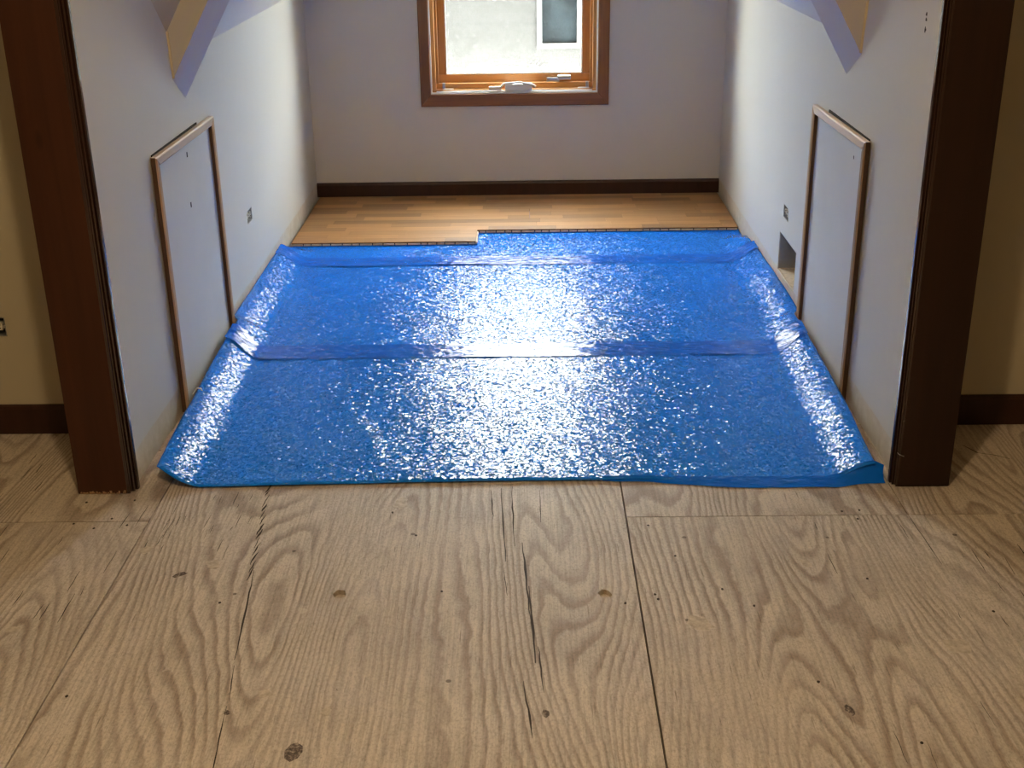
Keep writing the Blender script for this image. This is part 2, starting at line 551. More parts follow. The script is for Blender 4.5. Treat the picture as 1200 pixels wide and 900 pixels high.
SX1, SX2, SY = -.970, .247, 2.745
hole_a = ellipse(-.433, 2.392, .0155, .019, 14, 0, .12)
hole_b = ellipse(.172, 2.384, .0150, .018, 14, .3, .12)
sheet_left = plywood(-2.19, SX1, .307, SY, gap=.0018)
sheet_mid = plywood(SX1, SX2, .60, 3.04, [hole_a, hole_b])
sheet_right = plywood(SX2 + .001, 1.466, .307, SY, gap=.0018)
sheet_back_right = plywood(SX2 + .001, .961, SY, 4.2)
sheet_post_right = plywood(.961, 2.18, SY, YK)
sheet_post_left = plywood(-2.19, SX1, SY, YK)
plywood(SX1, SX2, 3.04, 5.48); plywood(SX1, SX2, 5.48, YB); plywood(SX2, .961, 4.2, YB)
plywood(-1.06, SX1, YK, YB, gap=.0008); plywood(.961, .983, YK, YB, gap=.0008)
plywood(-2.19, SX1, -2.13, .307); plywood(SX1, SX2, -1.84, .60); plywood(SX2, 1.466, -2.13, .307)
plywood(1.466, 2.685, .307, SY); plywood(1.466, 2.685, -2.13, .307)
plywood(-3.2, -2.19, -2.13, YK); plywood(2.18, 3.2, SY, YK); plywood(2.685, 3.2, -2.13, SY)
plywood(-3.2, 3.2, -3.2, -2.13)


for hx, hy in ((-.433, 2.392), (.172, 2.384)):
    pts = ellipse(hx + .002, hy - .001, .0165, .020, 16)
    n_ = len(pts)
    mesh_obj('plug', [(x, y, -.012) for x, y in pts] + [(x, y, -.017) for x, y in pts],
             [tuple(range(n_)), tuple(range(2 * n_ - 1, n_ - 1, -1))] + [(i, (i + 1) % n_, n_ + (i + 1) % n_, n_ + i) for i in range(n_)], M['plywood'], sheet_mid)


def split(par, pts, w=.0025, name='grain_split'):
    """a dark open split following the grain: a tapering sliver"""
    n = len(pts)
    L, R = [], []
    for i, (x, y) in enumerate(pts):
        t = i / (n - 1)
        hw = w * (.25 + .75 * math.sin(math.pi * min(max(t, .04), .96))) * random.uniform(.6, 1.25) / 2
        L.append((x - hw, y)); R.append((x + hw, y))
    vs = [(x, y, .0004) for x, y in L] + [(x, y, .0004) for x, y in R] + [(x, y, -.002) for x, y in L] + [(x, y, -.002) for x, y in R]
    fs = []
    for i in range(n - 1):
        fs += [(i, i + 1, n + i + 1, n + i), (2 * n + i, 2 * n + i + 1, i + 1, i), (n + i, n + i + 1, 3 * n + i + 1, 3 * n + i), (3 * n + i, 3 * n + i + 1, 2 * n + i + 1, 2 * n + i)]
    return mesh_obj(name, vs, fs, M['crack'], par)


def jag(a, b, n, amp):
    out = []
    for i in range(n):
        t = i / (n - 1)
        out.append((a[0] + (b[0] - a[0]) * t + random.uniform(-amp, amp), a[1] + (b[1] - a[1]) * t))
    return out


# the long ragged split: short overlapping slivers, then one clean run
a, b = (-.700, 2.94), (-.655, 2.47)
for k in range(13):
    t0 = k / 13
    p = (a[0] + (b[0] - a[0]) * t0, a[1] + (b[1] - a[1]) * t0)
    split(sheet_mid, jag((p[0] + random.uniform(.003, .008), p[1] + random.uniform(.0, .02)), (p[0] - random.uniform(.0, .003), p[1] - random.uniform(.03, .055)), 5, .0016), random.uniform(.003, .0058) if k < 8 else random.uniform(.002, .004))
split(sheet_mid, jag((-.650, 2.50), (-.618, 2.14), 12, .0012), .0040)
split(sheet_mid, jag((-.615, 2.12), (-.600, 2.00), 7, .001), .0020)
split(sheet_mid, jag((-.600, 1.985), (-.578, 1.72), 9, .001), .0024)
for (p, q_, w) in (((-.073, 2.91), (-.055, 2.53), .0030), ((-.044, 2.92), (-.035, 2.60), .0026), ((-.016, 2.62), (.002, 2.28), .0038),
                   ((.000, 2.42), (.012, 2.12), .0044), ((.018, 2.18), (.026, 2.02), .0026), ((-.014, 2.06), (.004, 1.88), .0028),
                   ((-.060, 2.50), (-.050, 2.38), .002), ((-.10, 2.90), (-.09, 2.74), .002), ((.03, 2.9), (.03, 2.72), .0018)):
    split(sheet_mid, jag(p, q_, 9, .0013), w * 1.4)
split(sheet_right, jag((.962, 2.742), (.970, 2.50), 8, .0008), .0020)
for k in range(34):                                              # checked face veneer by the reddish post
    x, y = random.uniform(-1.75, -.99), random.uniform(2.78, 3.27)
    if x > -1.2 and y > 2.88: continue
    split(sheet_post_left, jag((x, y), (x + random.uniform(-.003, .003), y - random.uniform(.04, .13)), 5, .001), random.uniform(.0012, .003))
for k in range(26):
    x, y = random.uniform(-1.9, -1.0), random.uniform(2.35, 2.74)
    split(sheet_left, jag((x, y), (x + random.uniform(-.003, .003), y - random.uniform(.04, .12)), 5, .001), random.uniform(.0010, .0022))
for k in range(34):
    x, y = random.uniform(.62, 1.42), random.uniform(1.85, 2.72)
    split(sheet_right, jag((x, y), (x + random.uniform(-.004, .004), y - random.uniform(.03, .10)), 5, .001), random.uniform(.0010, .0022))
for k in range(24):
    x, y = random.uniform(-.95, -.7), random.uniform(2.6, 2.93)
    split(sheet_mid, jag((x, y), (x + random.uniform(-.003, .003), y - random.uniform(.02, .07)), 4, .001), random.uniform(.0010, .002))
split(sheet_post_right, [(1.235, 3.15), (1.26, 3.10), (1.30, 3.085), (1.335, 3.06)], .006)


def decal(par, name, pts, mat, z=.0006):
    n = len(pts)
    vs = [(x, y, z) for x, y in pts] + [(x, y, -.002) for x, y in pts]
    fs = [tuple(range(n)), tuple(range(2 * n - 1, n - 1, -1))] + [(i, (i + 1) % n, n + (i + 1) % n, n + i) for i in range(n)]
    return mesh_obj(name, vs, fs, mat, par)


decal(sheet_mid, 'knot', [(-.452, 1.868), (-.441, 1.872), (-.429, 1.862), (-.427, 1.846), (-.433, 1.828), (-.446, 1.818), (-.458, 1.828), (-.461, 1.848)], M['knot'])
decal(sheet_mid, 'knot', ellipse(.03, 1.955, .007, .012, 10, .2, .2), M['knot'])
decal(sheet_mid, 'knot', ellipse(-.595, 1.965, .006, .008, 9, .2, .2), M['knot'])
decal(sheet_right, 'knot', ellipse(.62, 1.96, .008, .016, 10, .3, .25), M['knot'])
decal(sheet_mid, 'knot', ellipse(-.820, 2.485, .016, .008, 10, .6, .45), M['knot'])
for (x, y, rx, ry, par) in ((-.755, 2.53, .016, .020, sheet_mid), (-.533, 2.024, .013, .013, sheet_mid), (-1.131, 2.258, .014, .013, sheet_left),
                            (-.935, 2.60, .014, .02, sheet_mid), (-.333, 2.829, .018, .03, sheet_mid), (.37, 2.262, .022, .035, sheet_right),
                            (.90, 2.17, .03, .03, sheet_right), (.655, 2.51, .012, .018, sheet_right), (-.40, 1.965, .010, .014, sheet_mid)):
    decal(par, 'filler_patch', ellipse(x, y, rx, ry, 16, random.uniform(-.6, .6), .22), M['patch'], .0005)
NAILS = [(-1.16, 2.735, sheet_left), (-1.07, 2.76, sheet_post_left), (-1.02, 2.725, sheet_left), (-1.10, 2.71, sheet_left), (.80, 2.765, sheet_back_right),
         (.845, 2.77, sheet_back_right), (.83, 2.725, sheet_right), (.44, 2.40, sheet_right), (.50, 2.33, sheet_right), (.58, 2.05, sheet_right),
         (.29, 2.36, sheet_right), (.285, 2.38, sheet_right), (.215, 2.345, sheet_mid), (-.20, 2.40, sheet_mid), (-.70, 2.36, sheet_mid), (-.93, 2.02, sheet_left),
         (1.02, 2.30, sheet_right), (.78, 2.44, sheet_right), (.35, 2.55, sheet_right), (.73, 1.86, sheet_right), (1.14, 3.02, sheet_post_right),
         (-.35, 2.78, sheet_mid), (-.28, 2.66, sheet_mid), (.30, 2.70, sheet_right), (-1.165, 2.85, sheet_post_left), (-1.04, 2.86, sheet_post_left)]
for (x, y, par) in NAILS:
    decal(par, 'nail_hole', ellipse(x, y, .0032, .0042, 8, 0, .2), M['crack'], .0007)

# ------------------------------------------------------------------ baseboards


def baseboard(name, axis_pts, x0, x1, y, z0, z1, label):
    th = .016
    prof = [(y, z0), (y - th, z0), (y - th, z1 - .012), (y - th + .004, z1 - .003), (y - .006, z1), (y, z1)]
    return tag(prism(name, prof, 0, x0, x1, M['stain_dark']), label, kind='structure')


baseboard('baseboard_back', 0, XL + .001, XR - .001, YB, .019, .089, 'dark stained baseboard under the window wall')
baseboard('baseboard_left', 0, -3.2, XL - .119, YK, .001, .090, 'dark stained baseboard along the knee wall by the reddish post')
baseboard('baseboard_right', 0, XR + .119, 3.2, YK, .001, .091, 'dark stained baseboard along the knee wall by the dark post')

# ------------------------------------------------------------------ posts
def arc(cx, cy, r, a0, a1, n):
    return [(cx + r * math.cos(math.radians(a0 + (a1 - a0) * i / n)), cy + r * math.sin(math.radians(a0 + (a1 - a0) * i / n))) for i in range(n + 1)]


def post(x_out, x_in, x_proud, s, label, mat='stain'):
    """s=+1: alcove lies towards +x"""
    root = empty('wooden_post', ((x_out + x_in) / 2, YP + .05, 0))
    lo, hi = min(x_out, x_in), max(x_out, x_in)
    kids = [box('front_board', (lo, YP, .002), (hi, YP + .038, ZC), M[mat], None, .0015)]
    # corner moulding: two beads between quirks, then a flat lip on the wall
    w = abs(x_proud - x_in)
    pts = [(0, 0), (.30 * w, .001)]
    pts += arc(.42 * w, .0075, .0055, 250, 20, 6)[0:]
    pts += [(.60 * w, .0125)]
    pts += arc(.72 * w, .0185, .0050, 280, 30, 6)
    pts += [(.86 * w, .0245), (w, .0275), (w, .0385), (.80 * w, .0395), (0, .0395)]
    poly = [(x_in + s * px, YP + py) for px, py in pts]
    kids.append(prism('corner_moulding', poly, 2, .002, ZC, M['bead']))
    adopt(root, *kids)
    tag(root, label, 'post', 'posts flanking the alcove')
    return root


p_l = post(-1.201, -1.070, -1.047, 1, 'reddish brown stained wooden post with worn foot beside the wall outlet box')
p_r = post(1.113, .977, .962, -1, 'brown stained wooden post, darkened as if in shade, with a staple near its foot', 'stain_shaded')
# scuffed raw foot of the reddish post
bm = bmesh.new()
for k in range(26):
    x = random.uniform(-1.199, -1.075); h = random.uniform(.002, .010); w = random.uniform(.002, .006)
    add_box(bm, (x, YP - .0012, .002), (x + w, YP + .004, .002 + h))
o = bm_obj('worn_edge', bm, M['pine_z']); adopt(p_l, o); o['kind'] = 'stuff'
# staple
def tube(name, pts, r, mat, parent=None, sides=6):
    cu = bpy.data.curves.new(name, 'CURVE'); cu.dimensions = '3D'
    sp = cu.splines.new('POLY'); sp.points.add(len(pts) - 1)
    for p, c in zip(sp.points, pts): p.co = (*c, 1)
    cu.bevel_depth = r; cu.bevel_resolution = 1; cu.use_fill_caps = True
    tmp = bpy.data.objects.new(name, cu); COL.objects.link(tmp)
    dg = bpy.context.evaluated_depsgraph_get()
    me = bpy.data.meshes.new_from_object(tmp.evaluated_get(dg))
    bpy.data.objects.remove(tmp, do_unlink=True); bpy.data.curves.remove(cu)
    me.name = name; me.materials.clear(); me.materials.append(mat)
    o = bpy.data.objects.new(name, me); COL.objects.link(o)
    if parent: o.parent = parent
    return o


o = tube('staple', [(.970, YP + .006, .098), (.971, YP - .004, .098), (.984, YP - .004, .092), (.985, YP + .002, .092)], .0008, M['chrome']); adopt(p_r, o)

# ------------------------------------------------------------------ access panels in the side walls
def access_panel(xw, s, y0, y1, ztop, label, lean):
    root = empty('access_panel', (xw, (y0 + y1) / 2, 0))
    rw, th, gap = .028, .017, .004
    kids = []
    # board
    lo, hi = sorted((xw + s * .001, xw + s * (.006)))
    kids.append(box('board', (lo, y0 + rw * .6, .012), (hi, y1 - rw * .6, ztop - rw * .6), M['panel']))
    x0, x1 = xw + s * gap, xw + s * (gap + th)

    def rail(name, quad, mat):
        # quad in (y,z); front face a little smaller (eased edges)
        cy = sum(p[0] for p in quad) / 4; cz = sum(p[1] for p in quad) / 4
        vs = [(x0, y, z) for y, z in quad] + [(x1 - s * .004, y, z) for y, z in quad]
        fr = []
        for (y, z) in quad:
            fr.append((x1, y + (.004 if y < cy else -.004), z + (.004 if z < cz else -.004)))
        vs += fr
        fs = [(0, 1, 2, 3), (8, 9, 10, 11)]
        for b_ in (0, 4):
            for i in range(4):
                j = (i + 1) % 4
                fs.append((b_ + i, b_ + j, b_ + 4 + j, b_ + 4 + i))
        o = mesh_obj(name, vs, fs, mat)
        if name == 'stile':
            o.data.materials.append(M['edge_shade'])  # side faces coloured dark in place of shade
            for p in o.data.polygons:
                if abs(p.normal.y) > .8: p.material_index = 1
        return o
    kids.append(rail('top_rail', [(y0, ztop + lean), (y1, ztop), (y1 - rw, ztop - rw), (y0 + rw, ztop - rw + lean)], M['pine_y']))
    kids.append(rail('stile', [(y0, .006), (y0 + rw, .006), (y0 + rw, ztop - rw + lean), (y0, ztop + lean)], M['pine_stile']))
    kids.append(rail('stile', [(y1 - rw, .006), (y1, .006), (y1, ztop), (y1 - rw, ztop - rw)], M['pine_stile']))
    kids.append(box('gap_shadow_strip', (min(xw - s * .001, xw + s * gap), y0 + .02, ztop - rw), (max(xw - s * .001, xw + s * gap), y1 - .16, ztop + lean + .0035), M['hole']))  # dark strip standing in for the shadow gap behind the top rail
    adopt(root, *kids)
    tag(root, label, 'panel', 'access panels in the alcove walls')
    return root


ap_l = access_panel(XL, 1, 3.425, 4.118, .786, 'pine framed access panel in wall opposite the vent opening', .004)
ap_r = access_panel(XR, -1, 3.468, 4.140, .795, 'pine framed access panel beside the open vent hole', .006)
for (y, z) in ((3.79, .715), (3.77, .560)):
    o = box('nail_hole', (XL + .0055, y, z), (XL + .0066, y + .010, z + .016), M['hole']); adopt(ap_l, o)
o = box('nail_hole', (XR - .0066, 3.62, .72), (XR - .0055, 3.626, .730), M['hole']); adopt(ap_r, o)
for (y, z, l, h) in ((3.09, 1.215, .02, .02), (3.10, 1.165, .008, .018), (3.098, 1.140, .006, .012)):
    bm = bmesh.new()
    for k in range(4):
        yy, zz = y + random.uniform(0, l), z + random.uniform(0, h)
        add_box(bm, (XR - .0010, yy, zz), (XR + .002, yy + random.uniform(.003, .007), zz + random.uniform(.004, .009)))
    o = bm_obj('wall_nick', bm, M['hole'], bpy.data.objects['wall_right'])

# ------------------------------------------------------------------ outlet boxes and vent
def outlet(centre_u, z0, z1, u0, u1, xw, inward, axis, label):
    """open device box set in a wall; inward = direction into the wall"""
    root = empty('outlet_box', ((xw, centre_u, z0) if axis == 0 else (centre_u, xw, z0)))
    kids = []
    d = .055 * inward

    def bx(name, ua, ub, za, zb, da, db, mat, bev=0):
        a_, b_ = sorted((xw + da * inward, xw + db * inward))
        lo = (a_, ua, za) if axis == 0 else (ua, a_, za)
        hi = (b_, ub, zb) if axis == 0 else (ub, b_, zb)
        k = box(name, lo, hi, mat, None, bev); kids.append(k); return k
    e = .0015
    bx('box_back', u0 + e, u1 - e, z0 + e, z1 - e, .050, .053, M['hole'])
    bx('box_side', u0 + e, u0 + 2 * e, z0 + e, z1 - e, .001, .05, M['metal'])
    bx('box_side', u1 - 2 * e, u1 - e, z0 + e, z1 - e, .001, .05, M['metal'])
    bx('box_side', u0 + 2 * e, u1 - 2 * e, z0 + e, z0 + 2 * e, .001, .05, M['metal'])
    bx('box_side', u0 + 2 * e, u1 - 2 * e, z1 - 2 * e, z1 - e, .001, .05, M['metal'])
    zc = (z0 + z1) / 2; uc = (u0 + u1) / 2; w = (u1 - u0)
    bx('receptacle', uc - w * .30, uc + w * .30, zc - .010, zc + .010, .010, .03, M['ivory'], .003)
    bx('mounting_strap', uc - w * .47, uc + w * .47, zc - .005, zc + .005, .003, .007, M['chrome'])
    slots = []
    for du in (-.2, .2):
        pf = bx('plug_face', uc + w * du - .008, uc + w * du + .008, zc - .011, zc + .011, .001, .008, M['ivory'], .002)
        for za in (-.007, .003):
            sl = bx('slot', uc + w * du - .002, uc + w * du + .002, zc + za, zc + za + .005, .0002, .0015, M['hole'])
            kids.remove(sl); slots.append((sl, pf))
    adopt(root, *kids)
    for sl, pf in slots: sl.parent = pf
    tag(root, label, 'outlet', 'uncovered outlet boxes')
    return root


outlet(4.5875, BOX_L[2], BOX_L[3], BOX_L[0], BOX_L[1], XL, -1, 0, 'uncovered outlet box in the alcove wall opposite the vent opening')
outlet(4.52, BOX_R[2], BOX_R[3], BOX_R[0], BOX_R[1], XR, 1, 0, 'uncovered outlet box in the wall just above the vent opening')
outlet(-1.53, BOX_K[2], BOX_K[3], BOX_K[0], BOX_K[1], YK, 1, 1, 'uncovered outlet box in the dim knee wall beside the reddish post')

root = empty('vent_duct', (XR, 4.45, .08))
e = .002
y0, y1, z0, z1 = VENT
xa, xb = XR + .003, XR + .112
kids = [box('duct_back', (xb, y0 + e, z0 + e), (xb + .003, y1 - e, z1 - e), M['metal']),
        box('duct_side', (xa, y0 + e, z0 + e), (xb, y0 + 2 * e, z1 - e), M['metal']),
        box('duct_side', (xa, y1 - 2 * e, z0 + e), (xb, y1 - e, z1 - e), M['metal']),
        box('duct_floor', (xa, y0 + 2 * e, z0 + e), (xb, y1 - 2 * e, z0 + 2 * e), M['core']),
        box('duct_top', (xa, y0 + 2 * e, z1 - 2 * e), (xb, y1 - 2 * e, z1 - e), M['metal'])]
adopt(root, *kids)
tag(root, 'open rectangular grey vent hole low in the alcove wall', 'vent')

# ------------------------------------------------------------------ window
win = empty('window_1', (XC, YB, WIN[2])); win['kind'] = 'structure'
win['label'] = 'golden brown casement window with frosted pane and crank'
kids = []
cw, cb, ct = .051, .060, .018
x0, x1, z0, z1 = WIN


def mitre(name, quad, y_a, y_b, mat):
    vs = [(x, y_a, z) for x, z in quad] + [(x, y_b + .003, z) for x, z in quad]
    cx = sum(q[0] for q in quad) / 4; cz = sum(q[1] for q in quad) / 4
    vs += [(x + (.003 if x < cx else -.003), y_b, z + (.003 if z < cz else -.003)) for x, z in quad]
    fs = [(0, 1, 2, 3), (8, 9, 10, 11)]
    for b_ in (0, 4):
        for i in range(4):
            j = (i + 1) % 4
            fs.append((b_ + i, b_ + j, b_ + 4 + j, b_ + 4 + i))
    o = mesh_obj(name, vs, fs, mat); kids.append(o); return o


X0, X1, Z0, Z1 = x0 - cw, x1 + cw + .004, z0 - cb, z1 + .058
mitre('casing', [(X0, Z0), (X1, Z0), (x1, z0), (x0, z0)], YB, YB - ct, M['oakcase_x'])
mitre('casing', [(X0, Z1), (x0, z1), (x1, z1), (X1, Z1)], YB, YB - ct, M['oakcase_x'])
mitre('casing', [(X0, Z0), (x0, z0), (x0, z1), (X0, Z1)], YB, YB - ct, M['oakcase_z'])
mitre('casing', [(X1, Z0), (X1, Z1), (x1, z1), (x1, z0)], YB, YB - ct, M['oakcase_z'])


def ring(name, xa, xb, za, zb, w, wb, ya, yb, mx, mz, names=None):
    """four members of a rectangular frame; w = member width at sides/top, wb at the bottom"""
    nv = names or (name, name)
    kids.append(box(nv[0], (xa, ya, za), (xb, yb, za + wb), mx, None, .0015))
    kids.append(box(nv[0], (xa, ya, zb - w), (xb, yb, zb), mx, None, .0015))
    kids.append(box(nv[1], (xa, ya, za + wb), (xa + w, yb, zb - w), mz, None, .0015))
    kids.append(box(nv[1], (xb - w, ya, za + wb), (xb, yb, zb - w), mz, None, .0015))


# pale lining between casing and frame, then stop, frame, sash
ring('lining', x0, x1, z0, z1, .006, .006, YB - .010, YB + .14, M['white'], M['white'])
ring('jamb', x0 + .006, x1 - .006, z0 + .006, z1 - .006, .018, .012, YB + .008, YB + .14, M['sash_x'], M['sash_z'])
ring('stop', x0 + .024, x1 - .024, z0 + .018, z1 - .024, .012, .026, YB + .040, YB + .075, M['sash_x'], M['sash_z'])
sx0, sx1, sz0, sz1 = x0 + .030, x1 - .030, z0 + .030, z1 - .030
ring('sash', sx0, sx1, sz0, sz1, .042, .052, YB + .076, YB + .115, M['sash_x'], M['sash_z'], ('sash_rail', 'sash_stile'))
ring('glazing_bead', sx0 + .042, sx1 - .042, sz0 + .052, sz1 - .042, .006, .006, YB + .080, YB + .098, M['white'], M['white'])
kids.append(box('glass_pane', (sx0 + .043, YB + .100, sz0 + .053), (sx1 - .043, YB + .104, sz1 - .043), M['pane']))
# pale sill track on the bottom
kids.append(box('sill_track', (x0 + .026, YB - .004, z0 + .006), (x1 - .026, YB + .038, z0 + .0125), M['white'], None, .002))
adopt(win, *kids)
kids = []
# crank operator with folded handle
op = empty('crank_operator', (-.06, YB, z0))
k1 = [box('cover', (-.095, YB - .006, z0 + .0126), (.040, YB + .030, z0 + .046), M['white'], None, .007),
      box('crank_arm', (-.175, YB - .012, z0 + .016), (-.112, YB + .004, z0 + .034), M['ivory'], None, .004),
      tube('crank_handle', [(-.118, YB - .004, z0 + .028), (-.10, YB - .012, z0 + .048), (-.02, YB - .012, z0 + .054), (.045, YB - .01, z0 + .040)], .006, M['white']),
      tube('crank_knob', [(.042, YB - .012, z0 + .040), (.056, YB - .012, z0 + .030)], .008, M['ivory'])]
bpy.data.objects.remove(op, do_unlink=True)
cover = k1[0]; cover.name = 'crank_operator'
adopt(win, cover)
for k in k1[1:]:
    k.parent = cover; k.matrix_parent_inverse = Matrix.Translation(-win.location).inverted() @ Matrix.Translation(-win.location)
lock = box('sash_lock', (.112, YB + .060, sz0 + .012), (.175, YB + .0765, sz0 + .034), M['metal'], None, .003)
lever = box('lock_lever', (.165, YB + .050, sz0 + .024), (.232, YB + .070, sz0 + .046), M['chrome'], None, .006)
adopt(win, lock); lever.parent = lock
for xa in (-.405, .265):
    h = box('hinge_clip', (xa, YB + .012, z0 + .0126), (xa + .055, YB + .030, z0 + .022), M['chrome'], None, .002)
    h2 = box('hinge_clip', (xa + (.0 if xa < 0 else .040), YB + .018, z0 + .022), (xa + (.014 if xa < 0 else .054), YB + .032, z0 + .050), M['chrome'], None, .002)
    adopt(win, h, h2)

# ------------------------------------------------------------------ blue underlayment
def fbm(x, y, z=0.0):
    return noise.noise((x, y, z)) + .5 * noise.noise((2.1 * x, 2.1 * y, z + 7.3))


def sstep(t):
    t = min(max(t, 0), 1)
    return t * t * (3 - 2 * t)


def lerp_list(pts, y):
    if y <= pts[0][0]: return pts[0][1:]
    for (a, b) in zip(pts, pts[1:]):
        if y <= b[0]:
            t = (y - a[0]) / (b[0] - a[0])
            return tuple(p + (q_ - p) * t for p, q_ in zip(a[1:], b[1:]))
    return pts[-1][1:]


def sheet_z(x, y, xl, zl, xr, zr, w=.128, amp=1.0, seed=0.0):
    z = zl * sstep(1 - (x - xl) / w) + zr * sstep(1 - (xr - x) / w)
    z += amp * (.0030 * fbm(x * 2.3 + seed, y * 3.1) + .0014 * fbm(x * 9 + seed, y * 5))
    # one lazy crease in the near sheet, then diagonal buckles
    ax, ay, bx_, by_ = -.66, 3.60, -.40, 3.08
    L2 = (bx_ - ax) ** 2 + (by_ - ay) ** 2
    t_ = ((x - ax) * (bx_ - ax) + (y - ay) * (by_ - ay)) / L2
    if -.15 < t_ < 1.15:
        d_ = ((x - ax) * (by_ - ay) - (y - ay) * (bx_ - ax)) / math.sqrt(L2) + .02 * math.sin(t_ * 4)
        z += amp * .0050 * math.exp(-(d_ / .028) ** 2) * sstep(min(t_ + .15, 1.15 - t_) / .35)
    z += amp * .0035 * max(0, fbm((x * .8 + y * .9) * 5.0 + seed, (x - y) * .9, 3.1)) ** 2
    return z


def underlay(y0, y1, left, right, label, seed, front=None, nx=190, ny=64, z0=.0045):
    """left/right: lists (y, x_edge, z_edge)"""
    vs, fs = [], []
    for j in range(ny + 1):
        t = j / ny
        for i in range(nx + 1):
            s = i / nx
            # cluster columns towards the curled sides
            s = s + .045 * math.sin(2 * math.pi * s) * -1
            ya = y0 + (front(-1.06 + s * 2.04) if front else 0)
            y = ya + (y1 - ya) * t
            xl, zl = lerp_list(left, y); xr, zr = lerp_list(right, y)
            x = xl + (xr - xl) * s
            z = z0 + max(0, sheet_z(x, y, xl, zl, xr, zr, seed=seed) + .0035)
            vs.append((x, y, z))
    W = nx + 1
    for j in range(ny):
        for i in range(nx):
            a_ = j * W + i
            fs.append((a_, a_ + 1, a_ + W + 1, a_ + W))
    o = mesh_obj('underlayment_sheet', vs, fs, M['foil'], None, True)
    if o.data.polygons[0].normal.z < 0: o.data.flip_normals()
    so = o.modifiers.new('thick', 'SOLIDIFY'); so.thickness = .0025; so.offset = -1
    return tag(o, label, 'underlayment', 'blue underlayment sheets')


def front_edge(x):
    # rounded corner at the left, gentle wave towards the right
    e = 0.0
    if x < -.97: e += .040 * ((-.97 - x) / .09) ** 2
    e += .012 * math.sin((x + .6) * 2.4) - .006
    if x > .25: e += .012 * (x - .25)
    return e


L_front = [(2.93, -1.003, .042), (3.1, -1.008, .050), (3.35, -1.015, .052), (3.7, -1.027, .054), (4.0, -1.033, .060)]
R_front = [(2.93, .925, .045), (3.1, .932, .050), (3.35, .944, .050), (3.7, .954, .050), (4.0, .956, .054)]
L_mid = [(3.8, -1.033, .056), (4.12, -1.033, .056), (4.16, -1.056, .056), (4.6, -1.057, .054), (5.0, -1.057, .052), (5.1, -1.057, .050)]
R_mid = [(3.8, .956, .050), (4.14, .956, .050), (4.18, .978, .052), (4.6, .979, .052), (5.0, .979, .046), (5.1, .979, .044)]
L_back = [(5.0, -1.054, .046), (5.15, -1.052, .040), (5.26, -1.050, .002), (6.1, -1.050, .001)]
R_back = [(5.0, .979, .038), (5.2, .979, .030), (5.42, .978, .004), (6.1, .975, .001)]
sh_f = underlay(2.938, 3.930, L_front, R_front, 'blue pebbled underlayment sheet lying next to bare plywood', 1.7, front_edge, z0=.004)
sh_m = underlay(3.932, 5.000, L_mid, R_mid, 'blue pebbled underlayment sheet between the two film overlaps', 5.2, z0=.0042)


def back_flat(o):
    pass


sh_b = underlay(5.002, 6.10, L_back, R_back, 'blue underlayment sheet running under the oak planks', 9.1, z0=.0040, ny=40)
for v in sh_b.data.vertices:                                     # pressed flat under the planks
    k = sstep((5.40 - v.co.y) / .14) if v.co.x > -.195 else sstep((5.24 - v.co.y) / .12)
    v.co.z = .0035 + (v.co.z - .0035) * k


def flap(y0, y1, left, right, parent, seed, under, dz=.0008, xl_up=.0, xr_up=.0, shift=.05, nx=260, ny=14, ph=1.0):
    vs, fs = [], []
    for j in range(ny + 1):
        t = j / ny
        for i in range(nx + 1):
            s = i / nx
            yb_ = y0 + (y1 - y0) * t
            xl, zl = lerp_list(left, yb_); xr, zr = lerp_list(right, yb_)
            xl += .001; xr -= .001
            x = xl + (xr - xl) * s
            el = sstep(1 - (x - xl) / .13); er = sstep(1 - (xr - x) / .13)
            wob = .006 * noise.noise((x * 4.0, seed, 0)) + .003 * noise.noise((x * 17, seed, j * .01))
            y = yb_ + shift * (el + er) + wob
            z = .0042 + max(0, .0035 + max(sheet_z(x, y, *lerp_list(l_, y), *lerp_list(r_, y), seed=sd) for (l_, r_, sd) in under))
            z += xl_up * el ** 2 + xr_up * er ** 2
            # sharp little folds in the loose film
            fold = abs(fbm(x * 13 + t * 5.0 * ph, t * 2.6 + x * 3, seed)) ** 1.0
            f2 = noise.noise((x * 48 + t * 7, t * 6.5, seed + 4))
            env = math.sin(math.pi * min(max(t, .0), 1)) ** .6
            z += .0012 + env * (dz + .0044 * fold + .0014 * f2) + .0022 * sstep((t - .82) / .18) + .0012 * sstep((.15 - t) / .15) + (el + er) * .005 * noise.noise((x * 30, y * 38, seed))
            vs.append((x, y, z))
    W = nx + 1
    for j in range(ny):
        for i in range(nx):
            a_ = j * W + i
            fs.append((a_, a_ + 1, a_ + W + 1, a_ + W))
    o = mesh_obj('film_overlap', vs, fs, M['film'], parent, True)
    if o.data.polygons[0].normal.z < 0: o.data.flip_normals()
    o['label'] = 'smooth crinkled film overlap'
    return o


flap(3.860, 3.985, L_mid, R_mid, sh_m, 2.2, [(L_front, R_front, 1.7), (L_mid, R_mid, 5.2)], xl_up=.006, xr_up=.004, shift=.05)
flap(4.935, 5.055, L_mid, R_mid, sh_b, 6.6, [(L_mid, R_mid, 5.2), (L_back, R_back, 9.1)], xl_up=.004, xr_up=.004, shift=.03, ph=-1.0)

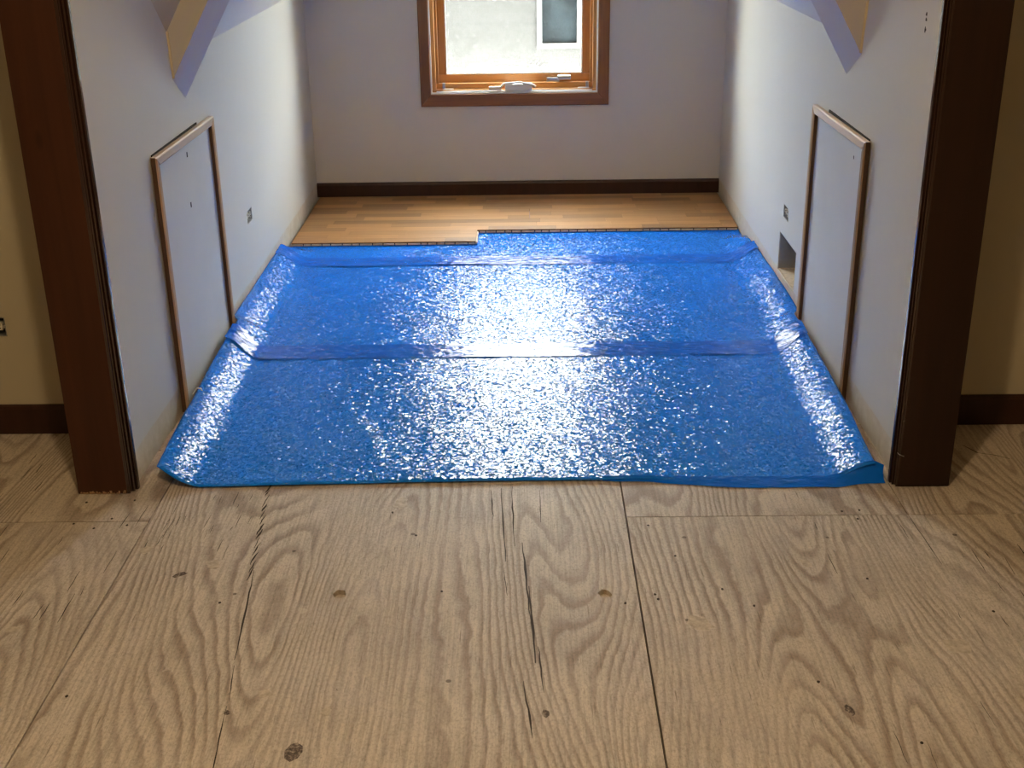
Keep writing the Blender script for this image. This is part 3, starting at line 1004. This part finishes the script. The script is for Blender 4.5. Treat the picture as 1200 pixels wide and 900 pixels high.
# loose film selvage along the front edge towards the dark post
vs, fs = [], []
NX, NY = 110, 8
for j in range(NY + 1):
    t = j / NY
    for i in range(NX + 1):
        s = i / NX
        x = .20 + s * .752
        yi = 2.938 + front_edge(x) + .012
        out = .012 + .052 * sstep(s / .55) - .015 * s + .006 * noise.noise((x * 14, 0, 0))
        y = yi - out * t
        xe, ze = lerp_list(R_front, yi)
        z_in = .0040 + max(0, .0035 + sheet_z(min(x, xe), yi, -1.003, .042, xe, ze, seed=1.7))
        z_in -= max(0, x - xe) * .5
        up = sstep((x - .80) / .12)
        z = z_in * (1 - t) ** 1.3 + .0025 + .005 * abs(noise.noise((x * 22, t * 2.5, 1.0))) * math.sin(math.pi * min(t * 1.05, 1)) * (1 + 1.5 * up)
        y += up * .018 * t
        vs.append((x - up * .004 * math.sin(3.1 * t), y, max(.0018, z)))
W = NX + 1
for j in range(NY):
    for i in range(NX):
        a_ = j * W + i
        fs.append((a_, a_ + 1, a_ + W + 1, a_ + W))
o = mesh_obj('film_selvage', vs, fs, M['film'], sh_f, True)
if o.data.polygons[0].normal.z < 0: o.data.flip_normals()
o['label'] = 'smooth loose film edge'

# ------------------------------------------------------------------ oak flooring
fl = empty('oak_parquet', (XC, 5.7, .006))
tag(fl, 'partly laid oak strip parquet with open locking edges below the window', 'parquet')
ZB, ZT = .0072, .0195
ROWS = [(5.268, 5.458, [(-1.046, -.222)]), (5.458, 5.648, [(-1.046, .62), (.62, .974)]), (5.648, 5.838, [(-1.047, .02), (.02, .975)]),
        (5.838, 6.028, [(-1.048, .975)]), (6.028, 6.124, [(-1.048, -.35), (-.35, .975)])]


def click_edge(name, p, along, lo, hi, parent):
    """pale core with dark slots showing on an open plank edge"""
    bm = bmesh.new()
    c = lo
    while c < hi - .006:
        L = random.uniform(.030, .062)
        d = min(c + L, hi)
        if along == 0:
            add_box(bm, (c, p - .007, ZB), (d - .005, p + .001, ZB + .0062))
        else:
            add_box(bm, (p - .001, c, ZB), (p + .006, d, ZB + .0062))
        c = d
    o = bm_obj(name, bm, M['core'], parent)
    return o


def adopt_plain(parent, kid):
    kid.parent = parent


for ri, (ya, yb_, planks) in enumerate(ROWS):
    for (xa, xb) in planks:
        pk = box('plank', (xa + .0004, ya + .0004, ZB), (xb - .0004, yb_ - .0004, ZT - .0032), M['stain'])
        adopt(fl, pk)
        nstr = 3 if yb_ - ya > .15 else 2
        sw = (yb_ - ya) / nstr
        for k in range(nstr):
            c = xa
            first = True
            while c < xb - .001:
                L = random.uniform(.10, .34) if first else random.uniform(.24, .42)
                first = False
                d = min(c + L, xb)
                if xb - d < .06: d = xb
                g = .00035
                st = box('strip', (c + g, ya + k * sw + g, ZT - .0032), (d - g, ya + (k + 1) * sw - g, ZT), M['oak'])
                st.parent = pk
                st.matrix_parent_inverse = Matrix.Identity(4)
                c = d
        if ri == 0:
            click_edge('locking_edge', ya, 0, xa, xb, pk)
            click_edge('locking_edge', xb, 1, ya, yb_ - .004, pk)
        if ri == 1:
            lo = max(xa, -.212)
            click_edge('locking_edge', ya, 0, lo, xb, pk)

# a loose white scrap curling up by the panel stile
o = tube('plastic_scrap', [(-1.030, 3.46, .052), (-1.020, 3.47, .066), (-1.008, 3.475, .064), (-1.000, 3.47, .050), (-.998, 3.465, .040)], .0022, M['white'])
tag(o, 'tiny curled white plastic scrap at the foot of the access panel', 'scrap')

# ------------------------------------------------------------------ ceiling lamp of the main room (above the frame)
lamp = empty('ceiling_lamp', (LAMP_POS[0], LAMP_POS[1], ZC))
tag(lamp, 'round flush ceiling lamp over the plywood floor', 'lamp')
bm = bmesh.new()
bmesh.ops.create_cone(bm, cap_ends=True, segments=32, radius1=.13, radius2=.12, depth=.03, matrix=Matrix.Translation((LAMP_POS[0], LAMP_POS[1], ZC - .016)))
base = bm_obj('lamp_base', bm, M['white']); adopt(lamp, base)
ld = bpy.data.lights.new('lamp_bulb', 'POINT')
ld.energy = LAMP_POWER; ld.color = (1.0, .725, .40); ld.shadow_soft_size = .07
lo = bpy.data.objects.new('lamp_bulb', ld); COL.objects.link(lo); lo.location = LAMP_POS
adopt(lamp, lo)

# ------------------------------------------------------------------ outdoors: the house across the way
YH = 11.0
nb = empty('neighbour_house', (0, YH, -5.0))
kids = []
bm = bmesh.new()
HW = (.160, .462, .186, .80)
nw = wall_grid('house_wall', 1, YH, YH + .2, (-6, 6), (-5, 1.12), [HW], M['stucco'])
del nw['kind']
kids.append(nw)
kids.append(prism('house_roof', [(YH - 1.1, .86), (YH - 1.1, .96), (YH + 3.4, 2.5), (YH + 3.4, 2.3)], 0, -6.3, 6.3, M['shingle']))  # unseen eave, made deep to keep sky light off the wall below
kids.append(box('house_window_pane', (HW[0], YH + .05, HW[2]), (HW[1], YH + .07, HW[3]), M['outglass']))
f = .045
for (a0, a1, b0, b1) in ((HW[0] - f, HW[1] + f, HW[2] - f, HW[2]), (HW[0] - f, HW[1] + f, HW[3], HW[3] + f), (HW[0] - f, HW[0], HW[2], HW[3]), (HW[1], HW[1] + f, HW[2], HW[3])):
    kids.append(box('house_window_frame', (a0, YH - .03, b0), (a1, YH + .05, b1), M['outwhite']))
adopt(nb, *kids)
tag(nb, 'pale house wall with a small window seen through the frosted glass', 'house')
g = box('ground', (-60, YB + .5, -5.2), (60, 70, -5.0), M['ground'])
tag(g, 'lawn between the houses', kind='structure')

rf = prism('roof', [(YK + .5, 2.72), (.1, 5.5), (-3.7, 2.72), (-3.7, 2.86), (.1, 5.66), (YK + .5, 2.86)], 0, -7, 7, M['shingle'])  # out of view, added to cut the sky light on the neighbour's wall
tag(rf, 'shingled main roof over the attic room, unseen, added to block sky', kind='structure')
for s_ in (-1, 1):
    xe = XC + s_ * (RUN + .45)
    r2 = prism('roof', [(xe, 3.05 - (RUN + .45) * 1.74 + .1), (XC, 3.15), (XC, 3.30), (xe, 3.20 - (RUN + .45) * 1.74 + .1)], 1, 3.85, YB + .55, M['shingle'])
    tag(r2, 'steep shingled dormer roof over the alcove', kind='structure')
